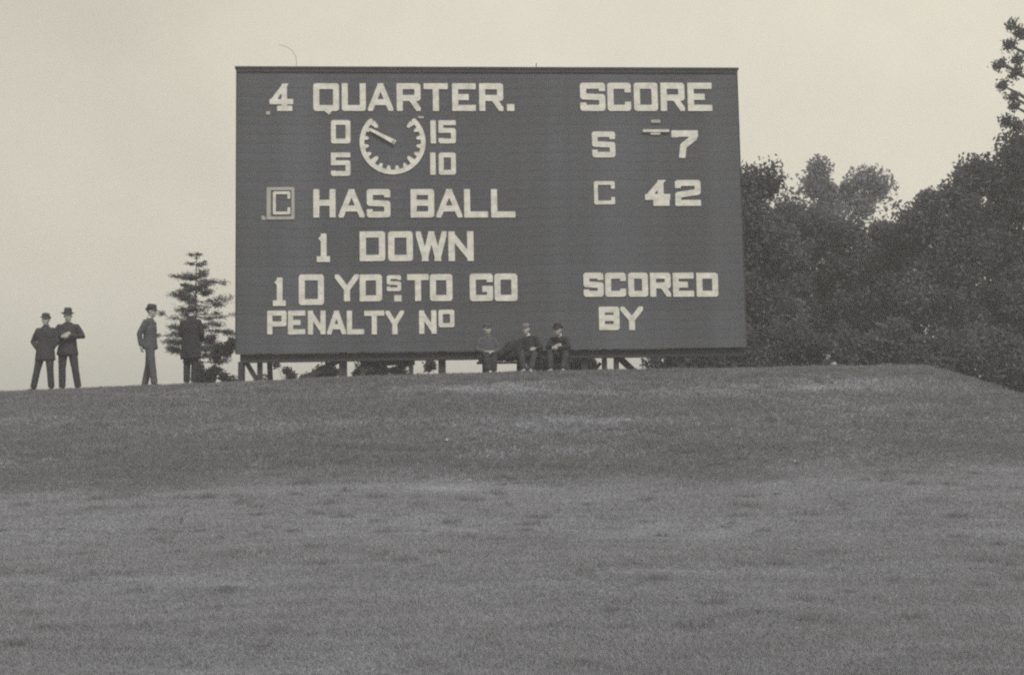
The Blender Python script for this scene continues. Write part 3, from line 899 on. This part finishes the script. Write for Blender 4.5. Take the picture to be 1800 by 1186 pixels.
# a head showing over the far end of the bank
sp = Vector((at(1455, 640, 26.6).x, 26.6, 0)); sp.z = tz(sp.x, 26.6) - .02
person('person in dark clothes and dark hat sitting low before the trees', sp, math.radians(15),
       sitting(.02, knee_l=(-.14, -.34, .40), knee_r=(.14, -.34, .40), wrist_l=(-.1, -.34, .36), wrist_r=(.1, -.34, .36), elbow_l=(-.25, -.12, .30), elbow_r=(.25, -.12, .30)),
       m_black, m_black, 'soft', m_black, s=.62, seated=True, head_tilt=.1)

# ------------------------------------------------------------------ vegetation
def leaves(n, centres, spread, size, droop=0.0, aspect=0.5):
    """n leaf faces scattered round clump centres (array m,3) -> (n,4,3)"""
    ci = RNG.integers(0, len(centres), n)
    g3 = RNG.normal(0, 1, (n, 3)); g3 *= np.minimum(1, 2.4 / np.linalg.norm(g3, axis=1))[:, None]
    c = centres[ci] + g3 * spread[ci][:, None]
    a = RNG.normal(0, 1, (n, 3)); a[:, 2] -= droop
    a /= np.linalg.norm(a, axis=1)[:, None]
    b = np.cross(a, RNG.normal(0, 1, (n, 3))); b /= np.linalg.norm(b, axis=1)[:, None]
    s = size * (0.6 + 0.8 * RNG.random(n))[:, None]
    V = np.stack([c - a * s, c + b * s * aspect - a * s * .1, c + a * s, c - b * s * aspect - a * s * .1], 1)
    tone = np.clip(0.5 + 0.13 * RNG.normal(0, 1, len(centres))[ci] + 0.13 * RNG.normal(0, 1, n), 0, 1)
    return V, tone

def lobe_points(c, r, m, shell=0.55):
    d = RNG.normal(0, 1, (m, 3)); d /= np.linalg.norm(d, axis=1)[:, None]
    q = (shell + (1 - shell) * RNG.random(m)) ** 1.0
    q *= 0.74 + 0.46 * RNG.random(m)
    return np.asarray(c)[None] + d * q[:, None] * np.asarray(r)[None]

def tree(name, label, px, Y, lobes, n, size, material, group=None, droop=0.2, spread=.28, trunk_r=.2, clumps=60, shell=.5, depth_ratio=1.0, lean=0.0, reach=.78):
    """lobes: (px, py, rx, ry) in frame pixels at distance Y, given real depth there"""
    k = pxm(Y)
    base = at(px, 700, Y); base.z = tz(base.x, Y) - .1
    root = empty(name, base)
    tag(root, label, 'shrub' if 'shrub' in name else 'tree', group)
    B = Vector(base)
    # trunk and limbs
    cs = []
    for (lx, ly, rx, ry) in lobes:
        p = at(lx, ly, Y); cs.append((p - B, max(rx * k * .45, rx * k - spread * 1.1), max(ry * k * .45, ry * k - spread * 1.1)))
    top = max(c[0].z for c in cs)
    bm = bmesh.new()
    P = [Vector((0, 0, 0))]
    for f in (.2, .4, .6, .8, 1.0):
        P.append(Vector((lean * f + random.uniform(-.12, .12) * f, random.uniform(-.12, .12) * f, top * f * reach)))
    add_tube(bm, P, [trunk_r * (1.25 - .0 * i) if i == 0 else trunk_r * (1 - .16 * i) for i in range(6)], 9)
    from_bm('trunk', bm, m_bark, root, True)
    for (c, rx, rz) in cs:
        hz = max(.12 * P[-1].z, min(.97 * P[-1].z, c.z - .35 * math.hypot(c.x, c.y) - .3 * rz))
        fz = hz / P[-1].z * 5
        a = P[int(fz)].lerp(P[min(5, int(fz) + 1)], fz - int(fz))
        if (c - a).length < .3: continue
        bm = bmesh.new()
        mid = a.lerp(c, .5) + Vector((0, random.uniform(-.2, .2), -.08 * (c - a).length))
        r0 = trunk_r * .42
        add_tube(bm, [a, a.lerp(mid, .55), mid, c, c + Vector((random.uniform(-.3, .3) * rx, 0, .6 * rz))], [r0, r0 * .8, r0 * .62, r0 * .34, r0 * .12], 7)
        from_bm('limb', bm, m_bark, root, True)
    # crown
    pts = []; wts = [rx * rz for _, rx, rz in cs]
    for (c, rx, rz), w in zip(cs, wts):
        m = max(5, int(clumps * w / sum(wts)))
        ry = min(rx, rz * 1.3) * depth_ratio
        pts.append(lobe_points(c, (rx, ry, rz), m, shell))
    pts = np.concatenate(pts)
    n = int(n * 1.6)
    V, tone = leaves(n, pts, np.full(len(pts), spread) * (0.6 + .8 * RNG.random(len(pts))), size, droop)
    tri_mesh('crown', V, tone, material, root, 4)
    return root

# wood to the right of the board
G_ = 'trees behind the bank'
tree('oak_tree', 'round dark tree crowding the right edge of the scoreboard', 1290, 33,
     [(1268, 372, 88, 82), (1318, 330, 40, 46), (1345, 322, 26, 34), (1330, 440, 70, 90), (1270, 520, 90, 90), (1350, 560, 70, 80)], 26000, .075, m_leaf, G_, trunk_r=.2, spread=.2, clumps=150)
tree('slender_tree', 'pale wispy tree with a forked crown rising behind the dark trees', 1470, 47,
     [(1436, 296, 24, 30), (1424, 330, 18, 26), (1450, 340, 26, 34), (1478, 340, 20, 20), (1500, 330, 26, 24), (1530, 316, 28, 26), (1545, 334, 14, 26), (1512, 366, 30, 26), (1452, 385, 40, 36)], 5200, .09, m_leafl, G_, droop=.9, spread=.22, trunk_r=.16, clumps=75, shell=.3)
tree('bushy_tree', 'dark bushy tree below the pale wispy crown', 1405, 37,
     [(1392, 378, 40, 34), (1430, 392, 44, 36), (1400, 450, 80, 70), (1470, 420, 40, 36), (1400, 540, 95, 80), (1480, 510, 60, 70)], 24000, .075, m_leaf, G_, trunk_r=.18, spread=.2, clumps=140)
tree('bushy_tree', 'dark low tree in the dip of the treeline', 1530, 36,
     [(1508, 412, 36, 26), (1550, 412, 42, 32), (1520, 470, 70, 60), (1585, 440, 50, 60), (1530, 560, 90, 80)], 22000, .075, m_leaf, G_, trunk_r=.18, spread=.2, clumps=130)
tree('broad_tree', 'broad dark tree rising towards the tall tree with open boughs', 1680, 34,
     [(1600, 398, 42, 34), (1640, 374, 44, 42), (1690, 340, 44, 50), (1735, 310, 48, 48), (1790, 290, 55, 60), (1680, 430, 90, 80), (1780, 410, 90, 90), (1640, 520, 90, 90), (1760, 540, 100, 90)], 44000, .075, m_leaf, G_, trunk_r=.28, spread=.2, clumps=260)
tree('tall_tree', 'very tall tree with open hanging boughs and gaps, beside the broad tree', 1880, 33,
     [(1763, 112, 19, 18), (1782, 128, 18, 16), (1790, 104, 12, 14), (1774, 80, 12, 9), (1781, 46, 6, 8), (1762, 150, 12, 5), (1780, 170, 9, 5), (1784, 187, 7, 5), (1766, 213, 24, 9), (1788, 222, 14, 11), (1795, 60, 9, 12),
      (1850, 110, 40, 40), (1860, 210, 45, 30), (1850, 20, 35, 34), (1900, 50, 40, 60), (1910, 170, 45, 60), (1860, -60, 40, 50)], 9000, .055, m_leaf, G_, droop=.9, spread=.085, trunk_r=.22, clumps=330, shell=.1, depth_ratio=1.4, reach=1.0)
for i, (px, Y, lobes, lab) in enumerate((
    (1240, 31, [(1240, 640, 60, 60), (1290, 600, 50, 60), (1215, 690, 60, 50)], 'dark shrub under the right end of the scoreboard'),
    (1370, 30.5, [(1345, 640, 60, 55), (1395, 610, 55, 60), (1400, 690, 80, 50)], 'dark shrub filling the gap between scoreboard and sitting person'),
    (1480, 30.5, [(1470, 620, 60, 55), (1520, 640, 55, 55), (1480, 690, 80, 50)], 'dark shrub right behind the person sitting low'),
    (1590, 30.0, [(1575, 620, 60, 60), (1620, 640, 55, 60), (1600, 700, 80, 60)], 'dark shrub where the bank begins to fall away'),
    (1720, 29.5, [(1680, 640, 65, 60), (1750, 630, 65, 65), (1700, 710, 80, 60), (1790, 680, 60, 70)], 'dark shrub against the sloping end of the bank'))):
    tree('shrub', lab, px, Y, lobes, 15000, .065, m_leaf, 'shrubs along the back of the bank', trunk_r=.06, spread=.16, clumps=110)
# shrubs seen under and beside the board
U_ = 'shrubs seen under the scoreboard'
for px, Y, lobes, n, sp, lab in (
    (676, 31, [(636, 664, 18, 28), (668, 652, 26, 24), (704, 660, 24, 22)], 2000, .07, 'low dark shrub under the scoreboard behind the crossed braces'),
    (566, 31, [(548, 668, 24, 14), (575, 656, 24, 20)], 2600, .07, 'low dark shrub under the scoreboard behind the long brace'),
    (498, 31, [(487, 641, 12, 4), (506, 652, 10, 6), (512, 664, 8, 12), (470, 664, 8, 4)], 420, .05, 'sparse twiggy shrub under the scoreboard by the twin posts'),
    (750, 31, [(755, 643, 10, 12), (745, 668, 16, 9)], 700, .05, 'small sparse shrub under the scoreboard beside the wide post'),
    (985, 31, [(950, 655, 30, 40), (990, 648, 34, 40), (1025, 656, 26, 36)], 12000, .08, 'low dark shrub behind the people on the bench'),
    (1110, 31, [(1056, 668, 14, 12), (1112, 664, 20, 14), (1148, 648, 20, 30), (1180, 648, 28, 38)], 4300, .09, 'ragged shrub under the scoreboard below the words SCORED BY'),
    (392, 30, [(395, 616, 18, 10), (378, 626, 12, 8), (408, 604, 12, 9)], 1700, .06, 'small dark shrub against the left edge of the scoreboard'),
    (374, 29.5, [(360, 666, 20, 16), (380, 652, 14, 8), (394, 664, 12, 7), (350, 648, 9, 10), (408, 672, 12, 5)], 2300, .06, 'low spreading shrub at the foot of the conifer')):
    tree('shrub', lab, px, Y, lobes, n, .045, m_leaf, U_, trunk_r=.03, spread=sp, clumps=55)

# conifer with open whorls
def conifer(px, Y, top_py, base_py, label):
    k = pxm(Y)
    b = at(px, base_py, Y); t = at(px, top_py, Y)
    gzz = tz(b.x, Y)
    root = empty('conifer', (b.x, Y, gzz - .1))
    tag(root, label, 'tree')
    H = t.z - gzz + .1
    bm = bmesh.new()
    add_tube(bm, [(0, 0, 0), (.02, 0, H * .35), (-.02, .01, H * .7), (0, 0, H)], [.085, .06, .03, .008], 9)
    from_bm('trunk', bm, m_bark, root, True)
    tiers = [(451, 9, 4), (463, 17, 5), (485, 22, 5), (490, 42, 3), (505, 26, 6), (515, 46, 4), (528, 42, 5), (538, 54, 4), (550, 40, 5), (558, 62, 4), (572, 46, 4), (586, 58, 4), (600, 44, 4), (612, 60, 4), (622, 54, 3), (634, 40, 3)]
    VV = []
    for (py, rpx, nb) in tiers:
        z0 = at(px, py, Y).z - (gzz - .1)
        off = random.random() * 6.28
        for q in range(nb):
            a = off + 6.283 * q / nb + random.uniform(-.4, .4)
            Lb = rpx * k * random.uniform(.6, 1.35)
            z = z0 + random.uniform(-.07, .07)
            d = Vector((math.cos(a), math.sin(a), 0))
            tip = Lb * random.uniform(-.12, .34)
            sag = random.uniform(-.02, .10) * Lb
            pts = [Vector((0, 0, z)), d * Lb * .35 + Vector((0, 0, z - sag)), d * Lb * .7 + Vector((0, 0, z - sag + tip * .25)), d * Lb + Vector((0, 0, z + tip))]
            bm = bmesh.new()
            add_tube(bm, pts, [.016, .013, .009, .004], 5)
            from_bm('branch', bm, m_bark, root, True)
            # needles gather in uneven tufts along the branch, thickest near the tip
            pa = np.array([list(p) for p in pts])
            side = np.array([-d.y, d.x, 0])
            for tuft in range(random.randint(3, 6) + (2 if py > 560 else 0)):
                f = random.uniform(.25, 1.0) ** .7
                sg = min(int(f * 3), 2); w = f * 3 - sg
                c0 = pa[sg] * (1 - w) + pa[sg + 1] * w + side * random.gauss(0, .10) * min(1, Lb / .6) * (1.2 - .7 * f)
                n = random.randint(28, 85) + (30 if py > 560 else 0) if rpx > 20 else 16
                rad = random.uniform(.05, .105) * (min(1, .45 + Lb) if rpx > 20 else .4)
                c = c0[None] + RNG.normal(0, 1, (n, 3)) * np.array([rad, rad, rad * .45])[None]
                dr = np.array([d.x, d.y, .35])[None] * .7 + RNG.normal(0, .6, (n, 3))
                dr /= np.linalg.norm(dr, axis=1)[:, None]
                wv = np.cross(dr, RNG.normal(0, 1, (n, 3))); wv /= np.linalg.norm(wv, axis=1)[:, None]
                ln = .05 + .05 * RNG.random(n)
                VV.append(np.stack([c - wv * .010, c + wv * .010, c + dr * ln[:, None]], 1))
    V = np.concatenate(VV)
    o = tri_mesh('crown', V, np.clip(.5 + .2 * RNG.normal(0, 1, len(V)), 0, 1), m_needle, root, 3)
    return root
conifer(344, 31, 447, 690, 'young conifer with open layered branches left of the scoreboard')

# scraps of paper on the grass
for px, py, lab in ((1400, 816, 'lone scrap of white paper near the foot of the bank'), (783, 778, 'lone scrap of white paper on the face of the bank'),
                    (1548, 648, 'scrap of white paper on the crest beside the low sitting person'), (1512, 648, 'scrap of white paper on the crest beside the low sitting person')):
    lo, hi = 7.0, 24.2
    r = ray(px, py)
    for _ in range(40):
        midy = (lo + hi) / 2; p = EYE + r * (midy / r.y)
        if p.z > tz(p.x, midy): lo = midy
        else: hi = midy
    p = EYE + r * (lo / r.y)
    bm = bmesh.new()
    w, h = .05, .03
    g5 = [[bm.verts.new((w * (i - 1), h * (j - 1), .05 + .018 * math.sin(i * 2.1 + j * 1.3) + .02 * (i == 2))) for i in range(3)] for j in range(3)]
    for j in range(2):
        for i in range(2): bm.faces.new((g5[j][i], g5[j][i + 1], g5[j + 1][i + 1], g5[j + 1][i]))
    bmesh.ops.solidify(bm, geom=bm.faces[:], thickness=.002)
    o = from_bm('paper_scrap', bm, m_paper, None)
    o.location = (p.x, p.y, tz(p.x, p.y)); o.rotation_euler = (random.uniform(.2, .6), 0, random.uniform(0, 3))
    tag(o, lab, 'litter', 'scraps of paper on the grass')

# ------------------------------------------------------------------ scattering volume added to lift the dark tones like a faded print
bm = bmesh.new(); add_box(bm, -380, 380, -90, 380, -2.2, 26)
added_haze = from_bm('added_haze', bm, None)
hm = bpy.data.materials.new('added_haze'); hm.use_nodes = True
t = hm.node_tree; t.nodes.clear()
pv = t.nodes.new('ShaderNodeVolumePrincipled'); ho = t.nodes.new('ShaderNodeOutputMaterial')
pv.inputs['Color'].default_value = (.95, .965, 1.0, 1); pv.inputs['Density'].default_value = 0.0042
pv.inputs['Anisotropy'].default_value = 0.0
t.links.new(pv.outputs[0], ho.inputs['Volume'])
added_haze.data.materials.append(hm)
tag(added_haze, 'thin pale veil of air added to lift the dark tones', 'added_haze', kind='stuff')
